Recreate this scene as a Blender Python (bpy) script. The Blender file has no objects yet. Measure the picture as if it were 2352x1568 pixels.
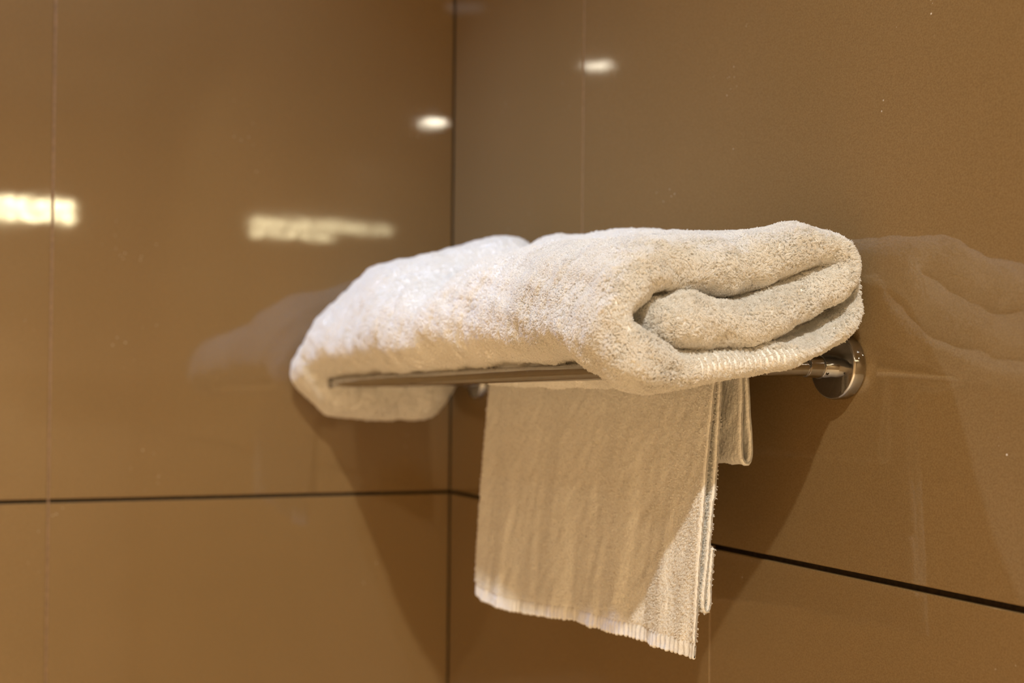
import bpy, math, random
import numpy as np
from mathutils import Vector, Matrix
from mathutils.bvhtree import BVHTree

random.seed(4)
RNG = np.random.default_rng(11)
ZC = 1.40                     # camera height; rack measures below are relative to it
CEIL = ZC + 1.25
S = bpy.context.scene
COL = S.collection

# ---------------------------------------------------------------- camera, world, exposure
YAW, PIT, ROL = math.radians(24.3), math.radians(.61), math.radians(.60)
f0 = Vector((-math.cos(YAW), math.sin(YAW), 0)); r0 = Vector((math.sin(YAW), math.cos(YAW), 0)); k0 = Vector((0, 0, 1))
fw = f0*math.cos(PIT)+k0*math.sin(PIT); up_ = k0*math.cos(PIT)-f0*math.sin(PIT)
rt = r0*math.cos(ROL)+up_*math.sin(ROL); up = up_*math.cos(ROL)-r0*math.sin(ROL)
CAMP = Vector((1.397, -.5424, ZC))
cam_d = bpy.data.cameras.new('camera'); cam = bpy.data.objects.new('camera', cam_d); COL.objects.link(cam)
cam.matrix_world = Matrix(((rt.x, up.x, -fw.x, CAMP.x), (rt.y, up.y, -fw.y, CAMP.y), (rt.z, up.z, -fw.z, CAMP.z), (0, 0, 0, 1)))
cam_d.sensor_width = 36; cam_d.lens = 36*2619/2352; cam_d.shift_y = 114/2352
cam_d.clip_start = .01
cam_d.dof.use_dof = True; cam_d.dof.focus_distance = .765; cam_d.dof.aperture_fstop = 5.2
S.camera = cam
W = bpy.data.worlds.new('world'); S.world = W; W.use_nodes = True
W.node_tree.nodes['Background'].inputs[0].default_value = (.02, .016, .012, 1)
S.view_settings.view_transform = 'Standard'; S.view_settings.look = 'None'
S.view_settings.gamma = 1; S.view_settings.use_curve_mapping = False
S.view_settings.exposure = 0.0

# ---------------------------------------------------------------- helpers
def link(name, me, mat, parent=None):
    if mat: me.materials.append(mat)
    o = bpy.data.objects.new(name, me); COL.objects.link(o)
    if parent: o.parent = parent
    return o
def empty(name, loc=(0, 0, 0)):
    o = bpy.data.objects.new(name, None); COL.objects.link(o); o.location = loc; o.empty_display_size = .05
    return o
def tag(o, label=None, cat=None, group=None, kind=None):
    if label: o['label'] = label
    if cat: o['category'] = cat
    if group: o['group'] = group
    if kind: o['kind'] = kind
    return o
def mesh(name, v, f, smooth=False):
    me = bpy.data.meshes.new(name); me.from_pydata([tuple(map(float, p)) for p in v], [], f); me.update()
    if smooth: me.polygons.foreach_set('use_smooth', [True]*len(me.polygons))
    return me
def box_me(name, lo, hi, bev=0.):
    """box whose edges are chamfered by bev (24 vertices)"""
    lo = np.array(lo, float); hi = np.array(hi, float)
    if bev <= 0:
        v = [(x, y, z) for x in (lo[0], hi[0]) for y in (lo[1], hi[1]) for z in (lo[2], hi[2])]
        f = [(0, 1, 3, 2), (4, 6, 7, 5), (0, 4, 5, 1), (2, 3, 7, 6), (0, 2, 6, 4), (1, 5, 7, 3)]
        return mesh(name, v, f)
    import bmesh
    bm = bmesh.new(); bmesh.ops.create_cube(bm, size=1)
    for w in bm.verts: w.co = Vector(((lo+hi)/2+np.array(w.co)*(hi-lo)))
    bmesh.ops.bevel(bm, geom=bm.edges[:], offset=bev, segments=1, affect='EDGES')
    me = bpy.data.meshes.new(name); bm.to_mesh(me); bm.free()
    return me
def lathe(name, prof, axis='y', n=64, org=(0, 0, 0), smooth=True):
    """prof: (distance along axis, radius)"""
    v, f = [], []
    for (a, r) in prof:
        for i in range(n):
            t = 2*math.pi*i/n; c, s = r*math.cos(t), r*math.sin(t)
            p = {'y': (c, a, s), 'z': (c, s, a), 'x': (a, c, s)}[axis]
            v.append(tuple(p[k]+org[k] for k in range(3)))
    m = len(prof)
    for j in range(m-1):
        for i in range(n):
            k = (i+1) % n
            f.append((j*n+i, j*n+k, (j+1)*n+k, (j+1)*n+i))
    f.append(tuple(range(n))[::-1]); f.append(tuple((m-1)*n+i for i in range(n)))
    me = mesh(name, v, f)
    import bmesh
    bm = bmesh.new(); bm.from_mesh(me); bmesh.ops.recalc_face_normals(bm, faces=bm.faces); bm.to_mesh(me); bm.free()
    if smooth:
        me.polygons.foreach_set('use_smooth', [True]*len(me.polygons))
        me.set_sharp_from_angle(angle=math.radians(38))
    return me
def tube(name, p0, p1, r, n=40, bev=.0008):
    p0, p1 = Vector(p0), Vector(p1); L = (p1-p0).length; d = (p1-p0).normalized()
    me = lathe(name, [(0, r-bev), (bev, r), (L-bev, r), (L, r-bev)], 'z', n)
    q = Vector((0, 0, 1)).rotation_difference(d).to_matrix().to_4x4()
    me.transform(Matrix.Translation(p0) @ q)
    return me

class NT:
    def __init__(self, name):
        self.m = bpy.data.materials.new(name); self.m.use_nodes = True
        self.t = self.m.node_tree; self.b = self.t.nodes['Principled BSDF']
    def n(self, ty, **kw):
        o = self.t.nodes.new(ty)
        for k, v in kw.items():
            if k.startswith('i_'):
                key = k[2:]; key = int(key) if key.isdigit() else key.replace('_', ' ')
                o.inputs[key].default_value = v
            else: setattr(o, k, v)
        return o
    def l(self, a, b): self.t.links.new(a, b)
    def ramp(self, src, stops):
        r = self.n('ShaderNodeValToRGB'); e = r.color_ramp.elements
        while len(e) < len(stops): e.new(.5)
        for k, (p, c) in enumerate(stops): e[k].position = p; e[k].color = (*c, 1) if len(c) == 3 else c
        self.l(src, r.inputs[0]); return r.outputs[0]
    def mix(self, fac, a, b, blend='MIX'):
        x = self.n('ShaderNodeMix', data_type='RGBA', blend_type=blend)
        for i, s in ((0, fac), (6, a), (7, b)):
            if hasattr(s, 'links') or hasattr(s, 'is_output'): self.l(s, x.inputs[i])
            else: x.inputs[i].default_value = s if i == 0 else (*s, 1)
        return x.outputs[2]

# ---------------------------------------------------------------- materials
def tile_material():
    T = NT('glazed_brown_tile')
    g = T.n('ShaderNodeNewGeometry').outputs['Position']
    n1 = T.n('ShaderNodeTexNoise', i_Scale=2.3, i_Detail=3.); T.l(g, n1.inputs['Vector'])
    c = T.ramp(n1.outputs[0], [(.3, TILE_A), (.7, TILE_B)])
    # fine mottle
    n2 = T.n('ShaderNodeTexNoise', i_Scale=900., i_Detail=2.); T.l(g, n2.inputs['Vector'])
    c = T.mix(.10, c, T.ramp(n2.outputs[0], [(.3, (.05, .03, .01)), (.7, (.6, .45, .25))]))
    # dried water specks, gathered in patches
    n3 = T.n('ShaderNodeTexVoronoi', i_Scale=210.); T.l(g, n3.inputs['Vector'])
    sp = T.ramp(n3.outputs['Distance'], [(.0, (1, 1, 1)), (.10, (1, 1, 1)), (.16, (0, 0, 0))])
    n4 = T.n('ShaderNodeTexNoise', i_Scale=9., i_Detail=4.); T.l(g, n4.inputs['Vector'])
    pm = T.ramp(n4.outputs[0], [(.60, (0, 0, 0)), (.68, (1, 1, 1))])
    n5 = T.n('ShaderNodeTexWhiteNoise', noise_dimensions='3D'); T.l(n3.outputs['Position'], n5.inputs['Vector'])
    pick = T.ramp(n5.outputs['Value'], [(.78, (0, 0, 0)), (.80, (1, 1, 1))])
    a = T.mix(1., sp, pm, 'MULTIPLY'); a = T.mix(1., a, pick, 'MULTIPLY')
    c = T.mix(a, c, (.75, .7, .6))
    T.l(c, T.b.inputs['Base Color'])
    # faint wiped haze changes the gloss
    mp = T.n('ShaderNodeMapping', i_Scale=(3., 3., 1.2)); T.l(g, mp.inputs[0])
    n6 = T.n('ShaderNodeTexNoise', i_Scale=2.2, i_Detail=5., i_Distortion=1.2); T.l(mp.outputs[0], n6.inputs['Vector'])
    r = T.ramp(n6.outputs[0], [(.35, (.02, .02, .02)), (.7, (.06, .06, .06))])
    T.l(r, T.b.inputs['Roughness'])
    T.b.inputs['IOR'].default_value = 1.72
    n7 = T.n('ShaderNodeTexNoise', i_Scale=14., i_Detail=2.); T.l(g, n7.inputs['Vector'])
    bp = T.n('ShaderNodeBump', i_Strength=.05, i_Distance=.002); T.l(n7.outputs[0], bp.inputs['Height'])
    T.l(bp.outputs[0], T.b.inputs['Normal'])
    return T.m
TILE_A = (.205, .126, .048); TILE_B = (.232, .142, .058)
M_TILE = tile_material()
def simple(name, col, rough=.6, metal=0., noise=None, **kw):
    T = NT(name)
    T.b.inputs['Base Color'].default_value = (*col, 1); T.b.inputs['Roughness'].default_value = rough
    T.b.inputs['Metallic'].default_value = metal
    if noise:
        g = T.n('ShaderNodeNewGeometry').outputs['Position']
        n1 = T.n('ShaderNodeTexNoise', i_Scale=noise[0], i_Detail=4.); T.l(g, n1.inputs['Vector'])
        T.l(T.ramp(n1.outputs[0], [(.3, tuple(c*noise[1] for c in col)), (.7, tuple(min(1, c*noise[2]) for c in col))]), T.b.inputs['Base Color'])
    return T.m
M_DARK = simple('dark_grout', (.022, .013, .005), .9, noise=(300, .6, 1.8))
M_PALE = simple('pale_grout', (.27, .165, .085), .6, noise=(200, .8, 1.2))
M_PLASTER = simple('ceiling_plaster', (.34, .28, .21), .8, noise=(6, .95, 1.05))
M_FLOOR = simple('floor_stone', (.78, .62, .42), .35, noise=(8, .85, 1.1))
M_ROOM = simple('far_wall_tile', (.54, .39, .22), .3, noise=(3, .9, 1.1))
M_WHITE = simple('white_lamp_metal', (.8, .78, .75), .4, noise=(20, .97, 1.0))
def chrome():
    T = NT('polished_chrome')
    T.b.inputs['Base Color'].default_value = (.44, .43, .42, 1); T.b.inputs['Metallic'].default_value = 1
    g = T.n('ShaderNodeNewGeometry').outputs['Position']
    n1 = T.n('ShaderNodeTexNoise', i_Scale=160., i_Detail=5.); T.l(g, n1.inputs['Vector'])
    T.l(T.ramp(n1.outputs[0], [(.45, (.05, .05, .05)), (.75, (.22, .22, .22))]), T.b.inputs['Roughness'])
    return T.m
M_CHROME = chrome()
def cloth(name, col, scale, dist):
    T = NT(name); T.b.inputs['Roughness'].default_value = .95
    T.b.inputs['Specular IOR Level'].default_value = .15
    T.b.inputs['Sheen Weight'].default_value = .15
    g = T.n('ShaderNodeNewGeometry').outputs['Position']
    n1 = T.n('ShaderNodeTexNoise', i_Scale=scale, i_Detail=3.); T.l(g, n1.inputs['Vector'])
    T.l(T.ramp(n1.outputs[0], [(.25, tuple(c*.88 for c in col)), (.6, col)]), T.b.inputs['Base Color'])
    bp = T.n('ShaderNodeBump', i_Strength=.9, i_Distance=dist); T.l(n1.outputs[0], bp.inputs['Height'])
    T.l(bp.outputs[0], T.b.inputs['Normal'])
    return T.m
M_TOWEL = cloth('white_terry', (.93, .91, .87), 650, .0005)
M_HAND = cloth('hand_terry', (.86, .83, .77), 420, .0014)
M_BAND = cloth('ribbed_cotton_band', (.88, .855, .80), 1200, .0004)
def fibre():
    T = NT('terry_fibre'); T.b.inputs['Roughness'].default_value = .9
    T.b.inputs['Base Color'].default_value = (.96, .94, .90, 1)
    T.b.inputs['Specular IOR Level'].default_value = .2
    tr = T.n('ShaderNodeBsdfTranslucent'); tr.inputs[0].default_value = (.96, .94, .90, 1)
    mx = T.n('ShaderNodeMixShader'); mx.inputs[0].default_value = .45
    T.l(T.b.outputs[0], mx.inputs[1]); T.l(tr.outputs[0], mx.inputs[2])
    T.l(mx.outputs[0], T.t.nodes['Material Output'].inputs[0])
    return T.m
M_FIBRE = fibre()
def emit(name, col, strength):
    T = NT(name); e = T.n('ShaderNodeEmission'); e.inputs[0].default_value = (*col, 1); e.inputs[1].default_value = strength
    T.l(e.outputs[0], T.t.nodes['Material Output'].inputs[0]); return T.m

# ---------------------------------------------------------------- room shell
RX, RD = 3.9, 2.3      # room runs x 0..RX, y 0..-RD
ZJ = ZC-.1166          # the dark horizontal joint
def struct(o, label): return tag(o, label, kind='structure')
wr = struct(link('wall_right', box_me('wall_right', (-.10, .0045, 0), (RX, .10, CEIL)), M_DARK), 'right wall of glossy brown tiles carrying the towel rack')
wl = struct(link('wall_left', box_me('wall_left', (-.10, -RD, 0), (-.0045, .0045, CEIL)), M_DARK), 'left wall of glossy brown tiles with lamp reflections')
struct(link('floor', box_me('floor', (-.1, -RD-.1, -.1), (RX+.1, .1, 0)), M_FLOOR), 'brown stone floor')
struct(link('ceiling', box_me('ceiling', (-.1, -RD-.1, CEIL), (RX+.1, .1, CEIL+.1)), M_PLASTER), 'pale ceiling')
struct(link('wall_back', box_me('wall_back', (RX, -RD, 0), (RX+.1, .1, CEIL)), M_ROOM), 'brown wall behind the camera')
struct(link('wall_front', box_me('wall_front', (-.1, -RD-.1, 0), (RX+.1, -RD, CEIL)), M_ROOM), 'brown wall facing the towel rack')
zs = [0.003, ZJ-.8, ZJ, ZJ+.8, CEIL]
def spans(first, end, w=.6):
    e = [0.0, first]
    while e[-1] < end-.01: e.append(min(e[-1]+w, end))
    return list(zip(e[:-1], e[1:]))
GH, GV = .0021, .0011
U2 = .600             # vertical joint of the rows below the dark joint
for z0, z1 in zip(zs[:-1], zs[1:]):
    for (a, b) in spans(.3645 if z0 > ZJ-.01 else U2, RX-.002):
        gv = GV if z0 > ZJ-.01 else .0005; a0 = a+(.0030 if a == 0 else gv); off = random.uniform(0, .00025)
        link('tile', box_me('tile', (a0, off, z0+GH), (b-gv, .0046, z1-GH), .0006), M_TILE, wr)
for (a, b) in spans(.4877, RD-.002):
    for z0, z1 in zip(zs[:-1], zs[1:]):
        a0 = a+(.0008 if a == 0 else GV); off = random.uniform(0, .00025)
        link('tile', box_me('tile', (-.0046, -(b-GV), z0+GH), (-off, -a0, z1-GH), .0006), M_TILE, wl)
for u_, z0, z1, GV in ((.3645, ZJ, CEIL, .0011), (U2, .003, ZJ, .0005)):
    for (a, b) in spans(u_, RX-.002)[:-1]:
        link('grout_line', box_me('grout_line', (b-GV, .0007, z0), (b+GV, .0046, z1)), M_PALE, wr)
GV = .0011
for (a, b) in spans(.4877, RD-.002)[:-1]:
    link('grout_line', box_me('grout_line', (-.0046, -b-GV, .003), (-.0007, -b+GV, CEIL)), M_PALE, wl)

# ---------------------------------------------------------------- lamps
def downlight(x, y, power, col, lens, label, size=110, rad=.02, blend=1.):
    t = empty('ceiling_downlight', (x, y, CEIL)); tag(t, label, 'lamp', 'ceiling downlights')
    link('trim_ring', lathe('trim_ring', [(-.001, .055), (-.006, .062), (-.007, .078), (-.001, .084), (0, .084), (0, .055)], 'z', 48), M_WHITE, t)
    link('lens', lathe('lens', [(-.0005, .064), (-.0035, .064), (-.0045, .05)], 'z', 48), emit('lens_glow', col, lens), t)
    if power > 0:
        L = bpy.data.lights.new('downlight_lamp', 'SPOT'); L.energy = power; L.color = col
        L.spot_size = math.radians(size); L.spot_blend = blend; L.shadow_soft_size = rad
        o = bpy.data.objects.new('downlight_lamp', L); COL.objects.link(o); o.parent = t; o.location = (0, 0, -.02)
WRM = (1., .89, .68); YEL = (1., .98, .90); PNK = (.50, .66, 1.)
downlight(1.93, -.785, 86, YEL, 2.0, 'pale downlight above and behind the camera', 141, .02, .35)
downlight(.17, -.77, 58, PNK, 10, 'cool downlight high over the tiled corner', 99, .02, .5)
downlight(2.291, -1.459, 365, WRM, 110, 'downlight mirrored near the vertical joint of the right wall', 95)
downlight(3.372, -1.218, 440, WRM, 150, 'downlight mirrored in the left wall beside the corner', 95)
t = empty('linear_pendant_lamp', (2.85, 0, ZC)); tag(t, 'long warm glass pendant lamp mirrored as bright strips in the left wall', 'lamp')
M_STRIP = emit('strip_glow', (1., .85, .50), 30)
_t = M_STRIP.node_tree; _n = _t.nodes.new('ShaderNodeTexNoise'); _n.inputs['Scale'].default_value = 38; _g = _t.nodes.new('ShaderNodeNewGeometry')
_m = _t.nodes.new('ShaderNodeMapRange'); _m.inputs[1].default_value = .35; _m.inputs[2].default_value = .65; _m.inputs[3].default_value = 10; _m.inputs[4].default_value = 42
_t.links.new(_g.outputs['Position'], _n.inputs['Vector']); _t.links.new(_n.outputs[0], _m.inputs[0])
_t.links.new(_m.outputs[0], [q for q in _t.nodes if q.type == 'EMISSION'][0].inputs[1])
link('upper_tube', box_me('upper_tube', (-.012, -.85, .648), (.012, -.31, .682), .004), M_STRIP, t)
link('lower_tube', box_me('lower_tube', (-.012, -.62, .612), (.012, -.31, .640), .004), M_STRIP, t)
link('housing', box_me('housing', (-.015, -.855, .684), (.015, -.305, .70), .003), M_WHITE, t)
for yy in (-.36, -.80): link('hanging_wire', tube('hanging_wire', (0, yy, .70), (0, yy, 1.25), .0012, 8, .0002), M_WHITE, t)

# ---------------------------------------------------------------- towel rack
UN, UF = .7615, .103
def arm_z(d): return .0282-.0355*d
rack = empty('towel_rack', (UN, 0, ZC+.0282)); tag(rack, 'polished chrome towel rack on the right wall holding two white towels', 'towel rack')
def R(me): me.transform(Matrix.Translation((-UN, 0, -.0282))); return me      # rack-relative
for u in (UN, UF):
    ros = link('rosette', R(lathe('rosette', [(-.0000, .0220), (-.0006, .0233), (-.0085, .0233), (-.0098, .0226), (-.0102, .0218), (-.0102, .004)], 'y', 96, (u, 0, .0282))), M_CHROME, rack)
    arm = link('arm', R(tube('arm', (u, -.026, arm_z(.026)), (u, -.192, arm_z(.192)), .0060)), M_CHROME, rack)
    link('collar', R(lathe('collar', [(-.010, .0084), (-.0214, .0084), (-.0218, .0080), (-.0219, .0074), (-.0224, .0074), (-.0225, .0078), (-.0330, .0074), (-.0336, .0066), (-.0336, .003)], 'y', 64, (u, 0, .0276))), M_CHROME, rack)
    link('set_screw', R(lathe('set_screw', [(0, .0015), (.0005, .0012), (.0005, .0007), (.0001, .0006)], 'x', 16, (u+.0068, -.0195, .0232))), M_DARK, rack)
link('rail', R(tube('rail', (UF, -.185, arm_z(.185)), (UN+.004, -.185, arm_z(.185)), .0060)), M_CHROME, rack)
link('rail', R(tube('rail', (UF, -.075, arm_z(.075)), (UN, -.075, arm_z(.075)), .0055)), M_CHROME, rack)

# ---------------------------------------------------------------- cloth machinery
def catmull(P, n):
    P = np.array(P, float); m = len(P)
    Q = np.vstack([2*P[0]-P[1], P, 2*P[-1]-P[-2]]); out = []
    for i in range(m-1):
        p0, p1, p2, p3 = Q[i:i+4]
        t = np.linspace(0, 1, 40, endpoint=False)[:, None]
        out.append(.5*((2*p1)+(-p0+p2)*t+(2*p0-5*p1+4*p2-p3)*t*t+(-p0+3*p1-3*p2+p3)*t**3))
    out = np.vstack(out+[P[-1:]])
    L = np.r_[0, np.cumsum(np.linalg.norm(np.diff(out[:, :2], axis=0), axis=1))]
    s = np.linspace(0, L[-1], n)
    return np.stack([np.interp(s, L, out[:, k]) for k in range(out.shape[1])], 1), s
def waves(P, wl, seed, n=9):
    r = np.random.default_rng(seed); o = np.zeros(len(P))
    for _ in range(n):
        d = r.normal(size=3); d /= np.linalg.norm(d)
        o += np.sin(P@d*(2*math.pi/(wl*r.uniform(.7, 1.5)))+r.uniform(0, 6.28))
    return o/math.sqrt(n)
def interp2(xs, ys, tab, x, y):
    tab = np.array(tab, float); xs = np.array(xs); ys = np.array(ys)
    def sm(g, v):
        v = np.clip(v, g[0], g[-1]); i = np.clip(np.searchsorted(g, v, side='right')-1, 0, len(g)-2)
        t = (v-g[i])/(g[i+1]-g[i]); return i, t*t*(3-2*t)*.5+t*.5
    i, tx = sm(xs, x); j, ty = sm(ys, y)
    return (tab[i, j]*(1-tx)*(1-ty)+tab[i+1, j]*tx*(1-ty)+tab[i, j+1]*(1-tx)*ty+tab[i+1, j+1]*tx*ty)
def outline(C, h):
    """closed loop round a centre line C (n,2) with half thickness h (n)"""
    T = np.gradient(C, axis=0); T /= np.linalg.norm(T, axis=1)[:, None]+1e-9
    N = np.stack([-T[:, 1], T[:, 0]], 1)
    a = C+N*h[:, None]; b = (C-N*h[:, None])[::-1]
    th = np.linspace(0, math.pi, 12)[1:-1][:, None]
    c1 = C[-1]+h[-1]*(N[-1]*np.cos(th)+T[-1]*np.sin(th))
    c0 = C[0]+h[0]*(-N[0]*np.cos(th)-T[0]*np.sin(th))
    return np.vstack([a, c1, b, c0])
def loft(rings):
    K, M = rings.shape[:2]; v = rings.reshape(-1, 3)
    i = np.arange(K-1)[:, None]*M; j = np.arange(M)[None, :]; k = (j+1) % M
    f = np.stack([i+j, i+k, i+M+k, i+M+j], -1).reshape(-1, 4)
    return v, f
def np_mesh(name, v, f):
    me = bpy.data.meshes.new(name)
    me.vertices.add(len(v)); me.vertices.foreach_set('co', np.asarray(v, np.float32).ravel())
    me.loops.add(f.size); me.loops.foreach_set('vertex_index', f.astype(np.int32).ravel())
    me.polygons.add(len(f)); me.polygons.foreach_set('loop_start', np.arange(0, f.size, f.shape[1], dtype=np.int32))
    me.polygons.foreach_set('use_smooth', np.ones(len(f), bool)); me.update(calc_edges=True); me.validate()
    return me
def fur(name, parent, P, N, length, rad, strands, spread, tilt, mat, seed=1):
    """terry tufts: several short bent fibres per tuft. P, N, length are per tuft"""
    r = np.random.default_rng(seed); n = len(P)
    D = np.stack([waves(P, .03, 900+k, 7)*.8+waves(P, .007, 910+k, 7)*.6 for k in (1, 2, 3)], 1)+r.normal(size=(n, 3))*.22
    D[:, 2] -= .45
    D -= N*(D*N).sum(1)[:, None]
    D = N*.75+D*tilt; D /= np.linalg.norm(D, axis=1)[:, None]
    side = np.cross(N, D); side /= np.linalg.norm(side, axis=1)[:, None]+1e-6
    ti = np.repeat(np.arange(n), strands); m = len(ti)
    root = P[ti]+(r.normal(size=(m, 3))*spread); L = (length[ti]*r.uniform(.75, 1.15, m))[:, None]
    d = D[ti]+r.normal(size=(m, 3))*.12; nn = N[ti]; sd = side[ti]*r.uniform(-.35, .35, m)[:, None]
    tip = P[ti]+D[ti]*L
    pts = np.empty((m, 4, 3))
    pts[:, 0] = root-nn*.0008
    pts[:, 1] = root+(nn*.7+d*.3)*L*.38
    pts[:, 2] = root*.45+P[ti]*.55+(nn*.22+d*.78+sd*.4)*L*.75
    pts[:, 3] = root*.25+tip*.75+(root-P[ti])*.1+sd*L*.2
    hc = bpy.data.hair_curves.new(name); hc.add_curves([4]*m)
    hc.attributes['position'].data.foreach_set('vector', pts.astype(np.float32).ravel())
    ra = hc.attributes.get('radius') or hc.attributes.new('radius', 'FLOAT', 'POINT')
    rr = np.tile(np.array([.9, 1., .85, .35]), (m, 1))*rad*r.uniform(.8, 1.2, (m, 1))
    ra.data.foreach_set('value', rr.astype(np.float32).ravel())
    hc.materials.append(mat)
    o = bpy.data.objects.new(name, hc); COL.objects.link(o); o.parent = parent; o['kind'] = 'stuff'
    return o
def scatter(me, dens_fn, seed):
    """random points on a quad mesh; dens_fn(centres, normals) -> points per square metre"""
    r = np.random.default_rng(seed)
    co = np.empty(len(me.vertices)*3, np.float32); me.vertices.foreach_get('co', co); co = co.reshape(-1, 3).astype(float)
    no = np.empty(len(me.vertices)*3, np.float32); me.vertices.foreach_get('normal', no); no = no.reshape(-1, 3)
    me.calc_loop_triangles(); t = np.empty(len(me.loop_triangles)*3, np.int32); me.loop_triangles.foreach_get('vertices', t); t = t.reshape(-1, 3)
    A, B, C = co[t[:, 0]], co[t[:, 1]], co[t[:, 2]]
    ar = np.linalg.norm(np.cross(B-A, C-A), axis=1)/2; cen = (A+B+C)/3; fn = no[t].mean(1)
    ex = ar*dens_fn(cen, fn); cnt = r.poisson(ex); idx = np.repeat(np.arange(len(t)), cnt)
    a, b = r.random(len(idx)), r.random(len(idx)); fl = a+b > 1; a[fl] = 1-a[fl]; b[fl] = 1-b[fl]
    P = A[idx]+(B-A)[idx]*a[:, None]+(C-A)[idx]*b[:, None]
    N = no[t[idx, 0]]*(1-a-b)[:, None]+no[t[idx, 1]]*a[:, None]+no[t[idx, 2]]*b[:, None]
    N = N.astype(float); N /= np.linalg.norm(N, axis=1)[:, None]+1e-9
    return P, N, co, t

# ---------------------------------------------------------------- folded bath towel
# the fold as seen at the near end: depth from the wall, height, half thickness (metres x 1000)
def px2sec(x, y):       # near-end fold read as points of the vertical plane x = .79
    d = fw+rt*((x-1176)/2619)-up*((y-898)/2619); t = (.79-CAMP.x)/d.x; p = CAMP+d*t
    return -p.y, p.z-ZC
FOLD = [(1519, 738, 50), (1585, 738, 62), (1700, 742, 50), (1800, 712, 55), (1870, 680, 54), (1925, 640, 44), (1935, 595, 36),
        (1895, 566, 42), (1830, 566, 52), (1760, 592, 64), (1670, 612, 68), (1560, 605, 62), (1480, 612, 62), (1436, 655, 62),
        (1402, 726, 40), (1420, 788, 60), (1462, 834, 58), (1530, 853, 46), (1610, 846, 38), (1700, 836, 30), (1800, 816, 30),
        (1880, 785, 30), (1935, 742, 22), (1966, 690, 12), (1976, 635, 7)]
pts = []
for (x, y, h) in FOLD:
    d, z = px2sec(x, y); pts.append((d, z, h*.000283))
NC = 420
CL, SL = catmull(pts, NC)
UG = [.02, .055, .078, .094, .16, .20, .28, .38, .50, .60, .66, .715, .735, .748, .765, .776, .80]
AG = [0, .25, .5, .65, .8, .9, 1.0]
ZT = [[.120, .120, .110, .105, .095, .085, .075],
      [.135, .138, .130, .122, .112, .100, .085],
      [.148, .150, .142, .135, .122, .108, .092],
      [.160, .160, .153, .146, .133, .118, .100],
      [.170, .170, .165, .163, .154, .138, .114],
      [.175, .173, .170, .170, .162, .146, .122],
      [.178, .176, .172, .171, .160, .148, .130],
      [.162, .160, .146, .137, .127, .122, .116],
      [.150, .150, .148, .143, .136, .130, .126],
      [.132, .138, .138, .136, .132, .128, .124],
      [.122, .130, .132, .132, .128, .124, .122],
      [.118, .122, .124, .124, .122, .120, .119],
      [.118, .120, .121, .121, .120, .119, .118],
      [.118, .118, .118, .118, .118, .118, .118],
      [.118]*7, [.118]*7, [.118]*7]
ZB = [[-.014, -.032, -.024, -.020, -.014, -.004, .012],
      [-.016, -.036, -.026, -.021, -.014, -.002, .014],
      [.010, -.016, -.014, -.012, -.004, .004, .018],
      [.040, .040, .033, .031, .030, .031, .033],
      [.040, .042, .030, .026, .030, .032, .036],
      [.040, .042, .030, .024, .030, .032, .036],
      [.040, .042, .030, .022, .029, .031, .036],
      [.040, .042, .028, .019, .029, .031, .036],
      [.040, .042, .026, .014, .029, .031, .036],
      [.040, .042, .024, .011, .028, .031, .036],
      [.040, .042, .024, .010, .028, .031, .034],
      [.040, .042, .025, .014, .028, .030, .032],
      [.040, .040, .030, .022, .028, .029, .030],
      [.038, .036, .034, .032, .030, .024, .018],
      [.038, .036, .034, .032, .029, .020, .010],
      [.014, .013, .012, .012, .012, .011, .010], [.010]*7]
def section(u, q):
    """u: station before the end cap, q: 0..1 along the rounded cap"""
    k = math.sqrt(max(0, 1-q*q)) if q > 0 else 1.
    h = CL[:, 2]*k
    O = outline(CL[:, :2], h)
    return O
R1, R0 = .022, .022
U0, U1 = .022, .802
st = [(U0+R0*(1-math.cos(a)) , math.cos(a)) for a in np.linspace(0.0, math.pi/2, 14)]
st = [(U0+R0-R0*q, q) for _, q in st]
st += [(u, 0.) for u in np.linspace(U0+R0, U1-R1, 250)[1:-1]]
st += [(U1-R1+R1*math.sin(a), math.sin(a)) for a in np.linspace(0, math.pi/2, 20)]
# how far each place along the fold sticks out at the near end
n_out = len(section(.5, 0))
sidx = np.r_[np.arange(NC), np.full(10, NC-1), np.arange(NC)[::-1], np.zeros(10, int)]
sn = SL/SL[-1]
push = (.004*np.sin(sn*9+1.)+.0025*np.sin(sn*23+.4)+.0015*np.sin(sn*61)
        + .005*np.exp(-((sn-.62)/.06)**2) - .002*np.exp(-((sn-.02)/.06)**2) - .009*np.clip((sn-.88)/.12, 0, 1))[sidx]
_o = outline(CL[:, :2], CL[:, 2]); BA = np.linspace(0, 1, 22)
BZ = np.array([_o[np.abs(_o[:, 0]/.21-min(max(a_, .06), .95)) < .05][:, 1].min() for a_ in BA])
rings = []
for (u, q) in st:
    O = section(u, q); dd = O[:, 0]; zz = O[:, 1]
    w = np.clip((u-.70)/.10, 0, 1)
    uu = np.full(len(O), u)+push*w
    a = np.clip(dd/.21, 0, 1)
    zt = interp2(UG, AG, ZT, np.full(len(O), u), a); zb = interp2(UG, AG, ZB, np.full(len(O), u), a)
    z = zb+(zz-.010)/.108*(zt-zb)
    fl = np.clip((.092-u)/.018, 0, 1); t_ = np.clip((z-zb)/(zt-zb), 0, 1)
    z = z-fl*np.maximum(0, np.interp(a, BA, BZ)-.010)*(1-t_)**.45
    z = z-.017*np.exp(-((u-(.315+.72*dd))/.036)**2)*np.clip((t_-.45)/.3, 0, 1)
    # gentle wander of the outer side
    dd = dd*(1+.02*math.sin(u*17+1)*(1-w))+.004*np.exp(-((u-.10)/.08)**2)*a
    rings.append(np.stack([uu, -np.maximum(dd, .003), z], 1))
rings = np.array(rings)
v, f = loft(rings)
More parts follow.
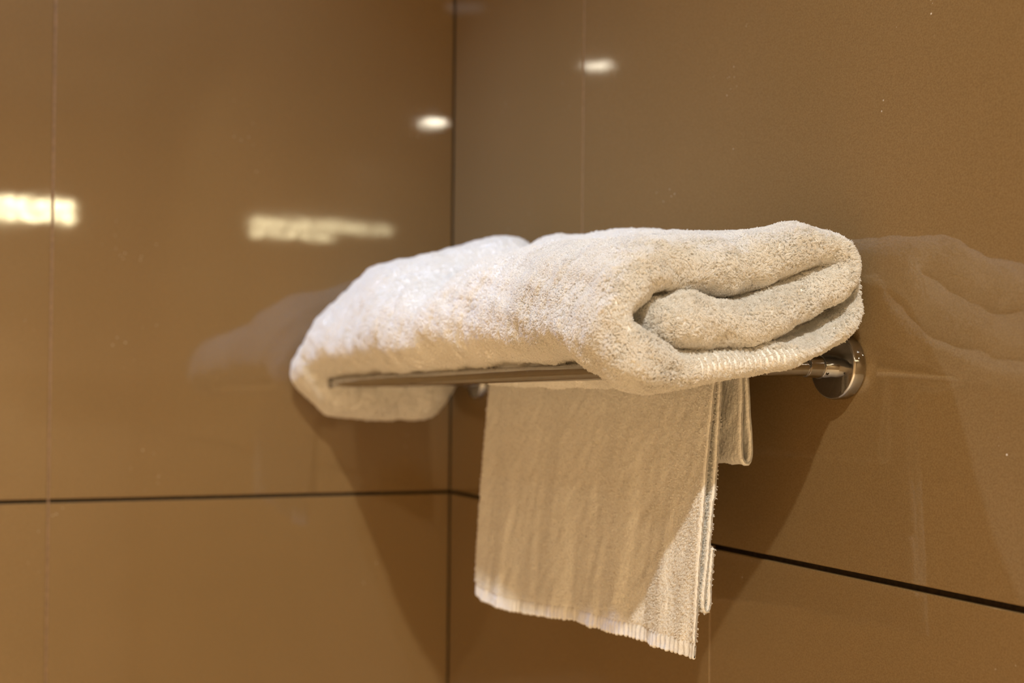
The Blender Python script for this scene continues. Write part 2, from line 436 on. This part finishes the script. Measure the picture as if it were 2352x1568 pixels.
# soft lumps
bt = empty('bath_towel', (.45, -.12, ZC+.028)); tag(bt, 'thick white folded bath towel lying on top of the chrome rack', 'towel')
OFF = np.array([.45, -.12, .028])
me = np_mesh('folded_cloth', v, f)
no = np.empty(len(v)*3, np.float32); me.vertices.foreach_get('normal', no); no = no.reshape(-1, 3)
amp = .0016*waves(v, .055, 21)+.0007*waves(v, .02, 22)+.0004*waves(v, .008, 23)
# weave ribs of the band woven into the bottom layer at the near end
s_of = np.tile(sn[sidx], len(st))
band = np.exp(-((s_of-.755)/.05)**4)*(v[:, 0] > .77)*(v[:, 2] < .05)
amp = amp*(1-.6*band)+.0007*band*np.sign(np.sin(v[:, 1]*2*math.pi/.0036))
kq = np.repeat([min(1, 2.5*math.sqrt(max(0, 1-q*q))) for _, q in st], n_out); amp = amp*kq
v2 = v+no*amp[:, None]; v2[:, 1] = np.minimum(v2[:, 1], -.0025); v2[:, 0] = np.maximum(v2[:, 0], .004)
bpy.data.meshes.remove(me); me = np_mesh('folded_cloth', v2-OFF, f)
tmp = np.zeros(len(v2)*3, np.float32); me.vertices.foreach_get('normal', tmp)
tn = tmp.reshape(-1, 3); cen = v2.mean(0)
top = v2[:, 2] > np.quantile(v2[:, 2], .995)
if tn[top][:, 2].mean() < 0:
    bpy.data.meshes.remove(me); f = f[:, ::-1].copy(); me = np_mesh('folded_cloth', v2-OFF, f)
link('folded_cloth', me, M_TOWEL, bt)
def dens_bath(c, n):
    u = c[:, 0]+.45; d = .12-c[:, 1]
    near = np.clip((u-.60)/.12, 0, 1)
    return 3.5e5+9.0e5*near
P, N, co, tri = scatter(me, dens_bath, 5)
bvh = BVHTree.FromPolygons([tuple(p) for p in co], [tuple(t) for t in tri.tolist()])
keep = np.ones(len(P), bool); uW = P[:, 0]+.45
for i in range(len(P)):
    if uW[i] > .772: continue
    h = bvh.ray_cast(Vector(P[i]+N[i]*.0012), Vector(N[i]), .045)
    if h[0] is not None: keep[i] = False
yW = P[:, 1]-.12
keep &= ~((yW > -.012) & (uW < .70))
P, N = P[keep], N[keep]; uW = P[:, 0]+.45
dW = .12-P[:, 1]
isband = (np.abs(uW-.80) < .045) & (P[:, 2]+.028 < .036+.05*(dW < .10)*(.10-dW)) & (dW > .074) & (dW < .148)
ln = .0030+.0006*waves(P, .03, 77); ln = np.clip(ln, .0018, .0042)*(.62+.38*np.clip(N[:, 0]*1.6, 0, 1)); ln[isband] = .0016
P[isband, 1] = .12-(np.round(dW[isband]/.0040)*.0040+RNG.normal(size=isband.sum())*.00045)
nearm = uW > .66
fur('terry_pile', bt, P[nearm], N[nearm], ln[nearm], .00015, 6, .00045, .60, M_FIBRE, 31)
fur('terry_pile', bt, P[~nearm], N[~nearm], ln[~nearm], .00026, 2, .0004, .62, M_FIBRE, 51)

# ---------------------------------------------------------------- hand towel hanging from the rear rail
HP = [(.1045, -.172), (.1030, -.150), (.1005, -.12), (.0955, -.06), (.0915, -.01), (.0885, .018), (.0835, .0345), (.075, .0385), (.0665, .0345),
      (.0622, .022), (.0605, 0), (.0585, -.022), (.0580, -.034), (.0605, -.0405), (.0650, -.0385), (.0665, -.030), (.0668, -.01), (.0662, .010), (.0668, .024),
      (.0695, .0325), (.075, .0350), (.0808, .0325), (.0836, .022), (.0850, 0), (.0880, -.05), (.0915, -.10), (.0945, -.130), (.0945, -.139), (.0920, -.1425), (.0900, -.138), (.0895, -.12), (.0880, -.10)]
NH = 320
HC, HS = catmull(HP, NH)
hn = HS/HS[-1]
zbU = np.array([.30, .337, .360, .433, .552, .648, .706, .737, .76]); zbZ = np.array([-.190, -.190, -.194, -.192, -.179, -.175, -.173, -.173, -.173])
sb = HS[np.argmax(HC[:, 1])]       # arc length at the rail top
us = np.concatenate([[.3395, .3398, .3405, .342], np.linspace(.344, .731, 400), [.733, .7345, .7352, .7355]])
rings = []
for u in us:
    e = min(u-.3395, .7355-u); k = .25 if e < .0002 else (.75 if e < .0006 else 1.)
    bead = 1+.55*math.exp(-((e-.0022)/.0016)**2)
    C = HC.copy()
    # front leg: stretch to the hem line and let it wave
    fr = (HS < sb)
    g = np.clip((.02-C[:, 1])/.19, 0, 1.1)*fr
    zb = np.interp(u, zbU, zbZ)
    C[:, 1] = np.where(fr & (C[:, 1] < .02), .02+(C[:, 1]-.02)*(.02-zb)/.192, C[:, 1])
    wav = (.0026*np.sin(u*62+g*1.4+.4)+.0016*np.sin(u*113+1.3-g*2.2)+.0007*np.sin(u*197+g*5)+.0006*np.sin(u*310+np.sin(g*9+u*30)*1.5))
    C[:, 0] += wav*g**.8*.8
    fb = (HS > HS[-1]*.80)
    g2 = np.clip((.02-C[:, 1])/.19, 0, 1)*fb; C[:, 0] += wav*g2*.6
    h = np.full(len(C), .00115*bead)
    hem = (HS < .0095); h = np.where(hem, .0011*(1+.55*math.sin(u*2*math.pi/.0052+1.2*math.sin(u*40))), h)
    h = np.where(np.abs(HS-.0102) < .0009, .0005, h)*k
    edge = u+.00015*np.sin(HS*2*math.pi/.023)*(1 if u > .5 else -1)*(e < .002)
    O = outline(C, h)
    ee = np.r_[edge, np.full(10, u), edge[::-1], np.full(10, u)]
    rings.append(np.stack([ee, -O[:, 0], O[:, 1]], 1))
rings = np.array(rings); v, f = loft(rings)
M_ = rings.shape[1]; K_ = rings.shape[0]; n_ = NH
caps = []
for kk, flip in ((0, False), (K_-1, True)):
    for j in range(n_-1):
        q = (kk*M_+j, kk*M_+j+1, kk*M_+(2*n_+10-1-(j+1)), kk*M_+(2*n_+10-1-j)); caps.append(q[::-1] if flip else q)
f = np.vstack([f, np.array(caps)])
ht = empty('hand_towel', (.54, -.08, ZC+.033)); tag(ht, 'thin white hand towel hanging folded over the rear rail below the bath towel', 'towel')
OFF = np.array([.54, -.08, .033])
me = np_mesh('hanging_cloth', v, f)
no = np.empty(len(v)*3, np.float32); me.vertices.foreach_get('normal', no); no = no.reshape(-1, 3)
ke = np.repeat([min(1, max(0, min(u-.3395, .7355-u)-.001)/.004) for u in us], M_)
v2 = v+no*(ke*(.0003*waves(v, .012, 41)+.0002*waves(v, .004, 42)))[:, None]
bpy.data.meshes.remove(me)
sring = np.tile(np.r_[HS, np.full(10, HS[-1]), HS[::-1], np.zeros(10)], K_)
hemf = (sring[f].max(1) < .0100)
def sub(v, f):
    used = np.unique(f); mp = -np.ones(len(v), int); mp[used] = np.arange(len(used)); return v[used], mp[f]
a, b = sub(v2-OFF, f[~hemf]); mc = np_mesh('hanging_cloth', a, b); link('hanging_cloth', mc, M_HAND, ht)
a, b = sub(v2-OFF, f[hemf]); mh = np_mesh('hem', a, b); tag(link('hem', mh, M_BAND, ht), 'ribbed hem band along the bottom edge')
P, N, co, tri = scatter(mc, lambda c, n: 3.2e5+0*c[:, 0], 8)
y = P[:, 1]-.08
sel = (y < -.083) & (np.abs(N[:, 0]) < .5) & (P[:, 0]+.54 < .7345)
P, N = P[sel], N[sel]
fur('short_pile', ht, P, N, np.full(len(P), .0014), .00018, 2, .0003, .6, M_FIBRE, 61)
